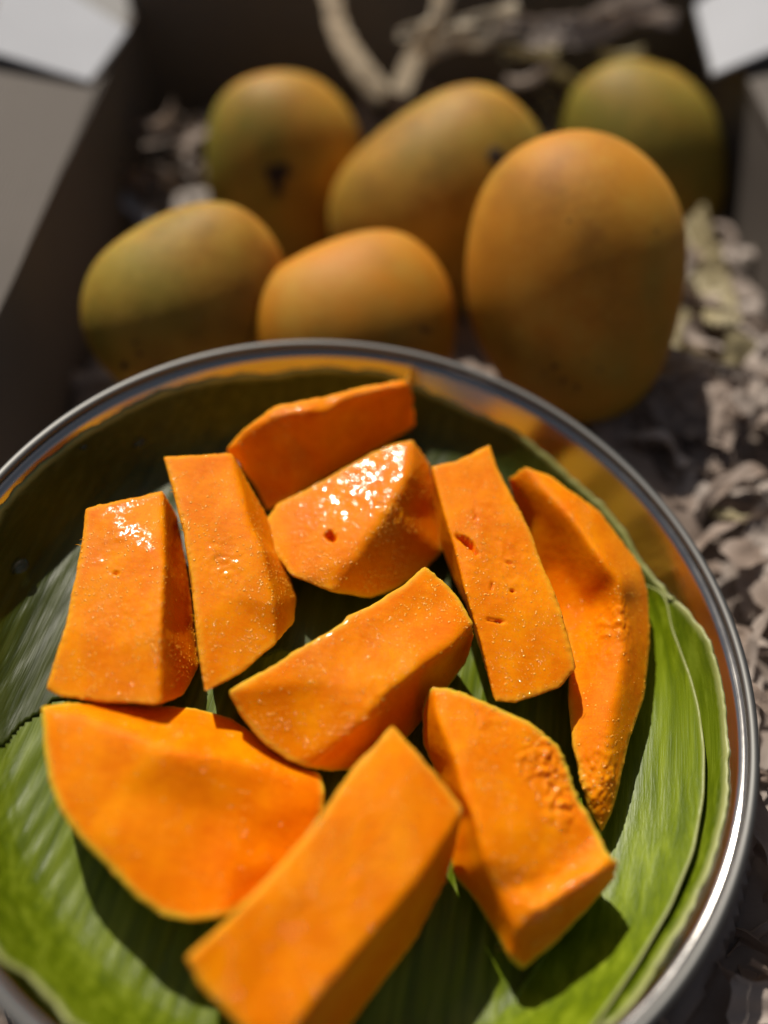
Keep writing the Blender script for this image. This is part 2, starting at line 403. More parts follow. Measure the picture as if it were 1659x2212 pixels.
# ------------------------------------------------------------------ mango slices
LZ = -.0258
def build_slice(name, label, vd, faces, sil, skin=.5, green=0., undercut=.22, pits=(), rough=(), wet=.3, deep=0., cut_amp=1.0, hairs=(), green_at=None, soft=0, drops=700, seed=0):
    """vd: name -> (px, py, cm above the leaf); faces: visible faces; sil: outline loop"""
    P = {k: pz(x, y, LZ+z*.01) for k, (x, y, z) in vd.items()}
    names = list(P); idx = {k: i for i, k in enumerate(names)}
    cpx = sum(vd[k][0] for k in sil)/len(sil); cpy = sum(vd[k][1] for k in sil)/len(sil)
    vs = [P[k].copy() for k in names]; fl = [tuple(idx[k] for k in f) for f in faces]; lab = [0]*len(fl)
    cen = V((0, 0, 0))
    M = []; U = []; cw = sum((P[k] for k in sil), V((0, 0, 0)))/len(sil)
    poly = [(vd[k][0], vd[k][1]) for k in sil]
    def low(x, y, fx, fy):                                             # would the foot show outside the outline?
        fx += (cpx-x)*.03; fy += (cpy-y)*.03; ins = False
        for (x0, y0), (x1, y1) in zip(poly, poly[1:]+poly[:1]):
            if (y0 > fy) != (y1 > fy) and fx < (x1-x0)*(fy-y0)/(y1-y0)+x0: ins = not ins
        return not ins
    for k in sil:
        x, y, z = vd[k]
        kk = undercut*min(1, z/2.2)
        for frac, zz, lst in ((.22, .45, M), (1., 0., U)):
            foot = V((P[k].x, P[k].y, LZ+z*.01*zz)); w_ = foot-CAMP; fd = w_.dot(_f)
            fx, fy = FPX*w_.dot(_r2)/fd+CX, CY-FPX*w_.dot(_u2)/fd
            if (fx-x)*(cpx-x)+(fy-y)*(cpy-y) > 0 and not low(x, y, fx, fy):   # straight down stays hidden behind the piece
                p = foot; p = p.lerp(V((cw.x, cw.y, p.z)), .06*frac)
            else:
                qx, qy = x+(cpx-x)*kk*frac, y+(cpy-y)*kk*frac
                p = pz(qx, qy, LZ+z*.01*zz)
            p.z = max(p.z, bowlp(p)+.0012)
            lst.append(len(vs)); vs.append(p)
    n = len(sil)
    for i in range(n):
        j = (i+1) % n
        fl.append((idx[sil[i]], idx[sil[j]], M[j], M[i])); lab.append(1)
        fl.append((M[i], M[j], U[j], U[i])); lab.append(1)
    fl.append(tuple(U)); lab.append(2)
    bm = bmesh.new(); bv = [bm.verts.new(v) for v in vs]
    for f in fl: bm.faces.new([bv[i] for i in f])
    bmesh.ops.recalc_face_normals(bm, faces=bm.faces[:])
    bmesh.ops.triangulate(bm, faces=bm.faces[:], quad_method='BEAUTY', ngon_method='BEAUTY')
    tmp = bpy.data.meshes.new('t'); bm.to_mesh(tmp); bm.free()
    to = bpy.data.objects.new('t', tmp); COL.objects.link(to)
    md = to.modifiers.new('r', 'REMESH'); md.mode = 'VOXEL'; md.voxel_size = .00062
    bpy.context.view_layer.update()
    ev = to.evaluated_get(bpy.context.evaluated_depsgraph_get()); me = bpy.data.meshes.new_from_object(ev)
    bpy.data.objects.remove(to)
    nv = len(me.vertices); co = np.empty(nv*3); me.vertices.foreach_get('co', co); co = co.reshape(-1, 3)
    ed = np.empty(len(me.edges)*2, dtype=np.int64); me.edges.foreach_get('vertices', ed); ed = ed.reshape(-1, 2)
    deg = np.bincount(ed.ravel(), minlength=nv)[:, None].astype(float)
    for it in range(5):
        s = np.zeros_like(co); np.add.at(s, ed[:, 0], co[ed[:, 1]]); np.add.at(s, ed[:, 1], co[ed[:, 0]])
        co = co*.4 + .6*s/deg
    me.vertices.foreach_set('co', co.ravel()); me.update()
    nr = np.empty(nv*3); me.vertices.foreach_get('normal', nr); nr = nr.reshape(-1, 3)
    bv = [BVHTree.FromPolygons([tuple(v) for v in vs], [f for f, l in zip(fl, lab) if (l > 0) == b_]) for b_ in (False, True)]
    if soft:
        mk = np.array([min(1, max(0, (bv[1].find_nearest(V(c))[3]-.0007)/.004)) for c in co])[:, None]
        for it in range(soft):
            s = np.zeros_like(co); np.add.at(s, ed[:, 0], co[ed[:, 1]]); np.add.at(s, ed[:, 1], co[ed[:, 0]])
            co = co*(1-.8*mk) + .8*mk*s/deg
        me.vertices.foreach_set('co', co.ravel()); me.update(); nr = np.empty(nv*3); me.vertices.foreach_get('normal', nr); nr = nr.reshape(-1, 3)
    sk = np.zeros(nv); dp = np.zeros(nv); wt = np.zeros(nv); gr = np.zeros(nv)
    pitp = [(pz(x, y, LZ+z*.01), rx*.001, ry*.001, R(a), d*.001) for (x, y, z, rx, ry, a, d) in pits]
    rop = [(pz(x, y, LZ+z*.01), rad*.001, amp*.001) for (x, y, z, rad, amp) in rough]
    out = co.copy()
    so = V((seed*3.7, seed*1.3, seed*.9))
    for i in range(nv):
        c = V(co[i]); nn = V(nr[i])
        dc = bv[0].find_nearest(c)[3]; ds = bv[1].find_nearest(c)[3]
        isskin = ds < dc
        if c.z < LZ+.0008: sk[i] = 1; continue
        d = 0
        if isskin:
            sk[i] = min(1, (dc-ds)/.0006)*skin + .25*skin; gr[i] = green*min(1, (dc-ds)/.0008+.5)
            d = .00025*fbm(c+so, 220, 3)
        else:
            if ds < .0026: sk[i] = skin*(1-ds/.0026); gr[i] = green*max(0, 1-ds/.0019)
            d = cut_amp*(.00014*fbm(c+so, 60, 3) + .00005*fbm(c+so, 500, 3))
            e = min(ds, .002)/.002
            d += (1-e)*.00045*noise.noise((c+so)*650)                   # ragged knife edge
        wt[i] = min(1, max(0, wet + .5*fbm(c+so, 110, 2)))*min(1, max(0, (nn.z-.45)*2.5))
        for (pp, rad, amp) in rop:
            q = (c-pp).length/rad
            if q < 1:
                w_ = (1-q*q)**1.0; f_ = fbm(c+so, 260, 4); d += .55*amp*w_*(abs(f_)*1.6-.45); wt[i] = min(1, wt[i]+.6*w_); dp[i] = max(dp[i], .25*w_*max(0, .4-abs(f_)*1.5))
        for (pp, rx, ry, a, dep) in pitp:
            l = c-pp; u_ = l.x*math.cos(a)+l.y*math.sin(a); v_ = -l.x*math.sin(a)+l.y*math.cos(a)
            q = math.sqrt((u_/rx)**2+(v_/ry)**2+(l.z/.006)**2) + .35*noise.noise(c*500+so)
            if q < 1 and not isskin: w_ = min(1, (1-q)*2.2); d -= dep*w_; dp[i] = max(dp[i], w_)
        out[i] = co[i] + nr[i]*d
    dp = np.maximum(dp, deep)
    cen = V(((co[:, 0].min()+co[:, 0].max())/2, (co[:, 1].min()+co[:, 1].max())/2, LZ))
    loc = out - np.array(cen)
    me.vertices.foreach_set('co', loc.ravel()); me.materials.clear(); me.materials.append(FLESH)
    me.polygons.foreach_set('use_smooth', [True]*len(me.polygons))
    if green_at is not None:
        for i in range(nv): gr[i] *= green_at(co[i])
    setattr_f(me, 'skin', sk); setattr_f(me, 'deep', dp); setattr_f(me, 'wet', wt); setattr_f(me, 'green', gr); me.update()
    me.name = name
    o = bpy.data.objects.new(name, me); COL.objects.link(o); o.location = p2w(cen); o.rotation_euler = PROT
    tag(o, label, 'mango slice', 'cut mango slices on the leaf')
    if hairs:                                                          # stringy fibres pulled out along the cut edge
        hv, hf = [], []
        for (x0, y0, z0), (x1, y1, z1), cnt in hairs:
            for _ in range(cnt):
                f = rng.random()
                if rng.random() < .5: continue
                p = pz(x0+(x1-x0)*f, y0+(y1-y0)*f, LZ+.01*(z0+(z1-z0)*f)) - cen
                hitp = bv[0].find_nearest(p+cen)[0]; p = (hitp-cen) if hitp else p
                L = rng.uniform(.0008, .0022); dr = V((-1+rng.uniform(-.3, .3), rng.uniform(-.6, .6), rng.uniform(-.2, .5))).normalized()
                mid = p+dr*L*.5+V((0, 0, L*.15)); tip = p+dr*L+V((0, 0, rng.uniform(-.3, .3)*L)); s0 = len(hv)
                for q, r_ in ((p-dr*.0006, .00014), (mid, .00009), (tip, .00003)):
                    for a in range(3): hv.append(q+V((0, math.cos(a*2.1), math.sin(a*2.1)))*r_)
                for lv in range(2):
                    for a in range(3): hf.append((s0+lv*3+a, s0+lv*3+(a+1) % 3, s0+lv*3+3+(a+1) % 3, s0+lv*3+3+a))
                hf.append((s0+6, s0+7, s0+8))
        h = mesh('fibres', hv, hf, FLESH, parent=o); h['kind'] = 'stuff'
    # beads of juice standing on the cut faces
    nvv, nff = [], []; want = int(drops)
    nrm2 = np.empty(nv*3); me.vertices.foreach_get('normal', nrm2); nrm2 = nrm2.reshape(-1, 3)
    cand = [i for i in range(nv) if nrm2[i][2] > .35 and loc[i][2] > .006 and gr[i] < .9]
    k = 0; tries_ = 0
    while k < want and cand and tries_ < want*8:
        tries_ += 1; i = rng.choice(cand); c = V(loc[i]); q = c+cen
        if rng.random() > (.15+2.2*max(0, fbm(q+so, 95, 2)+.12)) : continue
        z = V(nrm2[i]).normalized(); x_ = z.orthogonal().normalized(); y_ = z.cross(x_)
        r_ = .00013+.00025*rng.random()**2.5; el_ = rng.uniform(.8, 1.6); s0 = len(nvv)
        for lv, (f1, f2) in enumerate(((1.0, -.15), (.78, .22), (.4, .40))):
            for a in range(6):
                t_ = a*math.pi/3; nvv.append(c+x_*r_*el_*f1*math.cos(t_)+y_*r_*f1*math.sin(t_)+z*r_*f2)
        nvv.append(c+z*r_*.46)
        for lv in range(2):
            for a in range(6): nff.append((s0+lv*6+a, s0+lv*6+(a+1) % 6, s0+lv*6+6+(a+1) % 6, s0+lv*6+6+a))
        for a in range(6): nff.append((s0+12+a, s0+12+(a+1) % 6, s0+18))
        k += 1
    if k: h = mesh('juice_beads', nvv, nff, JUICE, parent=o); h['kind'] = 'stuff'
    return o

def quads(a, b_):
    return [(a[i], b_[i], b_[i+1], a[i+1]) for i in range(len(a)-1)]
def D(**k): return k

# A: left block
build_slice('mango_slice', 'upright orange mango block leftmost on the plate, above the big cheek piece',
  D(a0=(183,1095,2.5), a1=(352,1058,2.6), a2=(356,1213,2.9), a3=(347,1363,2.9), a4=(345,1523,2.5), a5=(225,1519,2.2), a6=(130,1506,2.0), a7=(98,1490,1.9), a8=(140,1350,2.4), a9=(160,1250,2.5), a10=(176,1165,2.5),
    b1=(383,1112,1.5), b2=(402,1215,.9), b3=(420,1350,.6), b4=(430,1440,.6), b5=(398,1503,1.2), c1=(255,1250,2.6), c2=(240,1400,2.5)),
  [('a0','a1','a2','c1'),('a0','c1','a9','a10'),('c1','a2','a3','c2'),('a9','c1','c2','a8'),('c2','a3','a4','a5'),('a8','c2','a5','a6','a7'),
   ('a1','b1','b2','a2'),('a2','b2','b3','a3'),('a3','b3','b4','a4'),('b4','b5','a4')],
  ['a0','a1','b1','b2','b3','b4','b5','a4','a5','a6','a7','a8','a9','a10'],
  pits=[(252,1238,2.6,1.0,.6,.5,1.3)], rough=[(265,1180,2.6,12,.3),(300,1320,2.8,20,.25)], wet=.45, soft=6, drops=900, seed=1, hairs=[((178,1160,2.5),(165,1250,2.5),6),((430,1440,.6),(410,1400,.9),5)])
# B
build_slice('mango_slice', 'narrow upright mango block between the leftmost block and the glossy hollow piece',
  D(a0=(352,984,3.0), a1=(500,975,3.0), a2=(540,1128,3.1), a3=(567,1185,3.1), a4=(593,1303,2.9), a5=(597,1390,2.4), a6=(520,1456,2.4), a7=(441,1497,2.4), a8=(431,1430,2.6), a9=(421,1350,2.8), a10=(413,1250,2.9), a11=(396,1150,3.0), a12=(375,1070,3.0),
    b1=(575,1110,1.6), b2=(611,1210,1.0), b3=(640,1290,.8), b4=(636,1345,1.0), c1=(460,1120,3.0), c2=(500,1290,2.85)),
  [('a0','a1','a2','c1','a11','a12'),('c1','a2','a3','a4','c2'),('a11','c1','c2','a10'),('c2','a4','a5','a6'),('a10','c2','a6','a7','a8','a9'),
   ('a1','b1','a2'),('a2','b1','b2','a3'),('a3','b2','b3','a4'),('a4','b3','b4','a5')],
  ['a0','a1','b1','b2','b3','b4','a5','a6','a7','a8','a9','a10','a11','a12'],
  rough=[(480,1200,3.0,9,.6),(500,1260,2.9,8,.35)], wet=.5, soft=10, drops=900, seed=2, hairs=[((365,1040,3.0),(396,1150,3.0),6),((413,1250,2.9),(434,1440,2.6),14)])
# C
build_slice('mango_slice', 'long mango piece highest on the plate, its top edge lit and its front in shade',
  D(o0=(485,972,1.8), o1=(520,930,2.6), o2=(592,876,3.1), o3=(700,855,3.3), o4=(780,834,3.4), o5=(868,819,3.3), o6=(880,822,3.1), r0=(510,968,2.2), r1=(600,898,3.2), r2=(665,888,3.4), r3=(705,888,3.3), r4=(755,856,3.5), r5=(876,832,3.45),
    f1=(896,862,2.4), f2=(900,918,1.0), f3=(840,955,.7), f4=(780,990,.6), f5=(700,1036,.5), f6=(640,1070,.4), f7=(577,1104,.4), f8=(550,1050,.7), f9=(515,1000,1.2)),
  [('o0','o1','r0'),('o1','o2','r1','r0'),('o2','o3','r2','r1'),('o3','r3','r2'),('o3','o4','r4','r3'),('o4','o5','r5','r4'),('o5','o6','r5'),
   ('r5','o6','f1'),('r4','r5','f1','f2','f3'),('r3','r4','f3','f4'),('r2','r3','f4','f5'),('r1','r2','f5','f6'),('r0','r1','f6','f7','f8'),('o0','r0','f8','f9')],
  ['o0','o1','o2','o3','o4','o5','o6','f1','f2','f3','f4','f5','f6','f7','f8','f9'],
  rough=[(620,890,3.2,9,.7),(780,845,3.4,16,.35),(840,830,3.4,8,.4)], wet=.5, undercut=.15, soft=12, drops=450, seed=3)
# D
build_slice('mango_slice', 'glossy wet hollow mango piece with a small hole, top middle of the group',
  D(o0=(893,948,2.95), o1=(928,1000,2.1), o2=(950,1110,1.1), o3=(956,1190,.7), o4=(918,1232,.6), o5=(860,1270,.6), o6=(800,1293,.8), o7=(718,1280,1.7), o8=(630,1245,1.55), o9=(585,1185,1.45), o10=(573,1125,1.4), o11=(600,1085,1.55), o12=(690,1040,2.0), o13=(785,985,2.45), o14=(850,956,2.75),
    r1=(888,1010,2.95), r2=(858,1065,2.85), r3=(835,1110,2.75), r4=(795,1160,2.55), r5=(762,1215,2.3), c1=(760,1060,2.3), c2=(690,1150,1.98), c3=(830,1020,2.6)),
  [('o14','o0','r1','c3'),('o13','o14','c3','c1'),('c3','r1','r2','c1'),('o12','o13','c1'),('o12','c1','c2','o11'),('c1','r2','r3','c2'),('c2','r3','r4','r5'),('o10','o11','c2','o9'),('o9','c2','o8'),('c2','r5','o7','o8'),
   ('o0','o1','r1'),('r1','o1','o2','r2'),('r2','o2','r3'),('r3','o2','o3','r4'),('r4','o3','o4','o5','r5'),('r5','o5','o6','o7')],
  ['o0','o1','o2','o3','o4','o5','o6','o7','o8','o9','o10','o11','o12','o13','o14'],
  pits=[(712,1158,2.1,2.6,1.6,-50,3.2)], rough=[(800,1040,2.2,20,.35),(840,1100,2.4,8,.8),(700,1130,2.1,16,.35)], wet=.8, soft=40, drops=1800, seed=4, green=.25)
# E
build_slice('mango_slice', 'tall flat mango slab with a torn gash in its face',
  D(t0=(931,1005,3.1), t1=(985,994,3.2), t2=(1060,957,3.3), t3=(1077,1010,3.3), t4=(1112,1078,3.3), t5=(1144,1137,3.3), t6=(1182,1239,3.2), t7=(1214,1322,3.1), t8=(1246,1446,2.8), t9=(1208,1487,2.6), t10=(1112,1520,2.6), t11=(1068,1516,2.6),
    l1=(1037,1384,2.9), l2=(1004,1277,3.1), l3=(978,1170,3.1), l4=(956,1100,3.1), b0=(935,1060,1.9), b1=(950,1170,1.3), b2=(980,1252,1.1), b3=(1008,1306,1.1), b4=(1046,1433,1.4), c1=(1050,1120,3.25), c2=(1115,1330,3.0)),
  [('t0','t1','c1','l4'),('t1','t2','t3','t4','c1'),('c1','t4','t5','t6'),('l4','c1','l3'),('l3','c1','c2','l2'),('c1','t6','t7','c2'),('l2','c2','l1'),('l1','c2','t10','t11'),('c2','t7','t8','t9','t10'),
   ('t0','l4','b0'),('b0','l4','l3','b1'),('b1','l3','l2','b2'),('b2','l2','b3'),('b3','l2','l1','b4'),('b4','l1','t11')],
  ['t0','t1','t2','t3','t4','t5','t6','t7','t8','t9','t10','t11','b4','b3','b2','b1','b0'],
  pits=[(1008,1168,3.2,4.6,1.5,-30,3.4),(1025,1185,3.2,3.2,.8,-55,2.2),(1026,1115,3.2,2.6,.5,-75,1.6),(1100,1217,3.1,1.2,.5,0,1.3),(1107,1275,3.1,1.0,.6,0,1.2),(1062,1265,3.1,1.8,.4,-85,1.0),(1071,1340,3.0,4.0,.55,8,1.5),(1020,1040,3.2,1.2,.35,80,.8)],
  rough=[(1060,1150,3.2,20,.3),(1090,1240,3.1,14,.4)], wet=.35, drops=700, seed=5, hairs=[((1246,1440,2.8),(1246,1450,2.8),2)])
# F
build_slice('mango_slice', 'long curved mango piece like a canoe at the right, its hollow side in shade',
  D(o0=(1098,1030,2.2), o1=(1133,1006,2.9), o2=(1187,1024,2.9), o3=(1230,1056,2.9), o4=(1294,1100,2.6), o5=(1337,1158,2.3), o6=(1386,1223,1.9), o7=(1402,1282,1.7), o8=(1406,1384,1.5), o9=(1392,1507,1.4), o10=(1360,1598,1.4), o11=(1338,1695,1.3), o12=(1321,1760,1.1), o13=(1300,1800,.9),
    i0=(1271,1747,1.2), i1=(1258,1700,1.5), i2=(1236,1614,1.5), i3=(1227,1507,1.4), i4=(1231,1440,1.2), i5=(1225,1370,.9), i6=(1195,1320,.6), i7=(1165,1239,.6), i8=(1130,1143,.8), i9=(1108,1080,1.3),
    r1=(1176,1056,3.1), r2=(1235,1116,3.3), r3=(1267,1160,3.3), r4=(1305,1213,3.3), r5=(1342,1258,3.1), r6=(1340,1315,2.7), r7=(1348,1384,2.5), r8=(1337,1480,2.3), r9=(1316,1587,2.1), r10=(1307,1670,1.9), r11=(1300,1735,1.6),
    m1=(1160,1120,2.0), m2=(1215,1220,1.6), m3=(1270,1310,1.5), m4=(1290,1400,1.9), m5=(1280,1520,1.9)),
  [('o0','o1','r1','m1'),('o1','o2','o3','r1'),('r1','o3','o4','r2'),('r2','o4','o5','r3'),('r3','o5','r4'),('r4','o5','o6','r5'),('r5','o6','o7','r6'),('r6','o7','o8','r7'),('r7','o8','o9','r8'),('r8','o9','o10','r9'),('r9','o10','o11','r10'),('r10','o11','o12','r11'),('r11','o12','o13'),
   ('o0','m1','i8','i9'),('m1','r1','r2','m2'),('m1','m2','i7','i8'),('m2','r2','r3','r4'),('m2','r4','m3'),('m3','r4','r5','r6'),('m2','m3','i6','i7'),('m3','r6','r7','m4'),('m3','m4','i5','i6'),('m4','r7','r8','m5'),('m4','m5','i3','i4','i5'),('m5','r8','r9','i2','i3'),('i2','r9','r10','i1'),('i1','r10','r11','i0'),('i0','r11','o13')],
  ['o0','o1','o2','o3','o4','o5','o6','o7','o8','o9','o10','o11','o12','o13','i0','i1','i2','i3','i4','i5','i6','i7','i8','i9'],
  rough=[(1325,1325,2.9,11,1.2),(1300,1380,2.2,13,.6),(1285,1700,1.7,10,1.4),(1290,1640,1.8,9,.8),(1260,1080,3.2,7,.6)], wet=.35, undercut=.12, soft=40, drops=500, seed=6, green=.3, skin=.4)
# G
build_slice('mango_slice', 'central mango slab running diagonally across the middle of the plate',
  D(t0=(918,1219,3.2), t1=(870,1262,3.2), t2=(800,1305,3.1), t3=(750,1328,3.1), t4=(738,1345,3.1), t5=(640,1402,3.0), t6=(560,1452,2.8), t7=(491,1493,2.6), t8=(520,1550,2.2), t9=(565,1602,2.0), t10=(620,1643,1.9), t11=(665,1660,1.9),
    r1=(720,1611,2.5), r2=(795,1551,3.0), r3=(848,1487,3.2), r4=(908,1440,3.3), r5=(983,1388,3.3), r6=(1024,1345,3.1), t12=(990,1285,3.1), t13=(955,1250,3.1),
    b1=(715,1668,1.2), b2=(760,1665,.8), b3=(820,1635,.5), b4=(885,1590,.5), b5=(950,1510,.6), b6=(1010,1425,1.0), b7=(1026,1375,2.2), c1=(850,1350,3.1), c2=(700,1470,3.0)),
  [('t0','t1','t2','c1','r5','r6','t12','t13'),('t2','t3','t4','c1'),('t4','t5','c2','c1'),('c1','c2','r3','r4'),('c1','r4','r5'),('t5','t6','t7','c2'),('c2','t7','t8','t9'),('c2','t9','t10','r1'),('c2','r1','r2','r3'),('t10','t11','r1'),
   ('t11','b1','r1'),('r1','b1','b2','b3','r2'),('r2','b3','b4','r3'),('r3','b4','b5','r4'),('r4','b5','b6','r5'),('r5','b6','b7','r6')],
  ['t0','t1','t2','t3','t4','t5','t6','t7','t8','t9','t10','t11','b1','b2','b3','b4','b5','b6','b7','r6','t12','t13'],
  rough=[(810,1520,3.0,9,.5),(760,1400,3.0,22,.22)], wet=.3, soft=14, drops=700, seed=7, green=.55, skin=.6, green_at=lambda c: 1.0)
# H
build_slice('mango_slice', 'broad mango cheek with a wavy ridge at the lower left of the plate',
  D(o0=(88,1524,2.2), o1=(140,1517,2.0), o2=(220,1516,1.7), o3=(310,1520,1.3), o4=(420,1528,1.0), o5=(500,1550,.9), o6=(580,1600,.9), o7=(660,1655,1.2), o8=(697,1672,1.6), o9=(704,1710,1.6), o10=(700,1750,1.4), o11=(680,1800,1.2), o12=(640,1860,1.1), o13=(570,1930,1.1), o14=(490,1980,1.8), o15=(410,1993,1.9), o16=(345,1976,1.9), o17=(290,1938,2.0), o18=(238,1880,2.0), o19=(170,1812,2.1), o20=(128,1755,2.2), o21=(104,1690,2.2), o22=(92,1610,2.2),
    r0=(110,1534,2.35), r1=(190,1546,2.5), r2=(270,1578,2.6), r3=(340,1608,2.8), r4=(372,1625,2.8), r5=(440,1630,2.7), r6=(510,1642,2.4), r7=(600,1665,2.0), v1=(380,1570,2.0),
    c1=(160,1640,2.4), c2=(260,1700,2.4), c3=(380,1740,2.3), c4=(520,1760,2.0), c5=(620,1750,1.8), c6=(250,1800,2.3), c7=(380,1880,2.1), c8=(500,1880,2.0)),
  [('o0','o1','r0'),('o1','o2','r1','r0'),('o2','o3','r2','r1'),('o3','v1','r3','r2'),('o3','o4','v1'),('v1','r5','r4','r3'),('v1','o4','o5','r6','r5'),('o5','o6','r7','r6'),('o6','o7','o8','r7'),
   ('o0','r0','c1','o22'),('r0','r1','c1'),('r1','r2','c2','c1'),('r2','r3','c2'),('r3','r4','c3','c2'),('r4','r5','c3'),('r5','r6','c4','c3'),('r6','r7','c5','c4'),('r7','o8','o9','c5'),
   ('o22','c1','o20','o21'),('c1','c2','c6','o19','o20'),('c2','c3','c7','c6'),('c3','c4','c8','c7'),('c4','c5','o12','o13','c8'),('c5','o9','o10','o11','o12'),('c6','o17','o18','o19'),('c6','c7','o16','o17'),('c7','c8','o14','o15','o16'),('c8','o13','o14')],
  ['o%d' % i for i in range(23)],
  rough=[(145,1722,1.9,3.2,1.0),(420,1632,2.7,12,.35)], wet=.0, undercut=.16, soft=26, drops=350, seed=8, green=.75, skin=.7, green_at=lambda c: 1.0)
# I
build_slice('mango_slice', 'longest mango slab at the bottom middle, running off the near edge of the plate',
  D(t0=(848,1564,3.9), t1=(800,1618,3.9), t2=(760,1660,3.9), t3=(690,1765,3.9), t4=(600,1872,3.8), t5=(520,1958,3.7), t6=(400,2070,3.4), t7=(430,2130,3.2), t8=(510,2212,3.1), t9=(590,2300,3.0),
    r0=(1003,1746,3.7), r1=(960,1815,3.8), r2=(910,1893,3.8), r3=(858,1953,3.8), r4=(768,2058,3.7), r5=(700,2136,3.6), r6=(640,2214,3.5),
    t10=(960,1690,3.8), t11=(905,1625,3.9), b0=(985,1830,2.2), b1=(962,1905,1.4), b2=(900,2028,.9), b3=(830,2120,.7), b4=(755,2220,.6), b5=(660,2330,.6), c1=(850,1760,3.95), c2=(700,1920,3.8), c3=(580,2080,3.5)),
  [('t0','t1','t2','c1','t11'),('t11','c1','r1','r0','t10'),('t2','t3','c2','c1'),('c1','c2','r3','r2','r1'),('t3','t4','c2'),('t4','t5','c3','c2'),('c2','c3','r4','r3'),('t5','t6','t7','c3'),('t7','t8','c3'),('c3','t8','t9','r6','r5','r4'),
   ('r0','r1','b0'),('r1','r2','b1','b0'),('r2','r3','b2','b1'),('r3','r4','b3','b2'),('r4','r5','b4','b3'),('r5','r6','b5','b4'),('r6','t9','b5')],
  ['t0','t1','t2','t3','t4','t5','t6','t7','t8','t9','b5','b4','b3','b2','b1','b0','r0','t10','t11'],
  rough=[(720,1960,3.8,16,.45),(830,1830,3.9,14,.3)], wet=.3, drops=450, seed=9, skin=.5, green=.2)
# J
build_slice('mango_slice', 'ragged mango slab at the lower right with a torn upper right side',
  D(t0=(930,1481,2.7), t1=(969,1484,2.9), t2=(1010,1496,3.0), t3=(1069,1523,3.0), t4=(1144,1556,3.0), t5=(1212,1610,2.9), t6=(1230,1657,2.8), t7=(1251,1722,2.7), t8=(1289,1786,2.7), t9=(1316,1843,2.85), t10=(1340,1862,2.7), t11=(1331,1895,1.7), t12=(1267,1969,1.3), t13=(1198,2040,1.3), t14=(1128,2098,1.2),
    r1=(945,1550,3.0), r2=(983,1641,3.1), r3=(1004,1727,3.1), r4=(1026,1775,3.1), r5=(1047,1856,3.0), r6=(1076,1931,2.5), r7=(1114,2010,2.4),
    b0=(912,1532,1.8), b1=(913,1604,1.2), b2=(945,1680,.9), b3=(975,1760,.7), b4=(970,1830,.6), b5=(977,1888,.6), b6=(1026,1945,.7), b7=(1069,2013,1.0), b8=(1100,2072,1.5),
    c1=(1090,1640,3.0), c2=(1150,1780,2.9), c3=(1200,1895,2.55), d1=(1170,1965,2.75), d2=(1290,1885,3.1)),
  [('t0','t1','t2','r1'),('r1','t2','t3','c1','r2'),('t3','t4','c1'),('c1','t4','t5','t6'),('c1','t6','t7','c2'),('r2','c1','c2','r4','r3'),('c2','t7','t8','c3'),('r4','c2','c3','r5'),('c3','t8','t9','d2'),('c3','d2','d1','r6','r5'),('d2','t9','t10','t11'),('d1','d2','t11','t12'),('d1','t12','t13','r7','r6'),('r7','t13','t14'),
   ('t0','r1','b0'),('b0','r1','r2','b1'),('b1','r2','r3','b2'),('b2','r3','r4','b3'),('b3','r4','r5','b4'),('b4','r5','b5'),('b5','r5','r6','b6'),('b6','r6','r7','b7'),('b7','r7','t14','b8')],
  ['t0','t1','t2','t3','t4','t5','t6','t7','t8','t9','t10','t11','t12','t13','t14','b8','b7','b6','b5','b4','b3','b2','b1','b0'],
  rough=[(1165,1650,2.9,9,1.7),(1200,1690,2.8,9,1.9),(1220,1750,2.7,9,1.6),(1180,1610,2.9,7,1.2),(1215,1925,2.9,14,.5),(1140,1965,2.7,12,.4),(1040,1540,3.0,10,.5)], wet=.4, soft=14, drops=500, seed=10, green=.85, skin=.7,
  green_at=lambda c: 1.0)

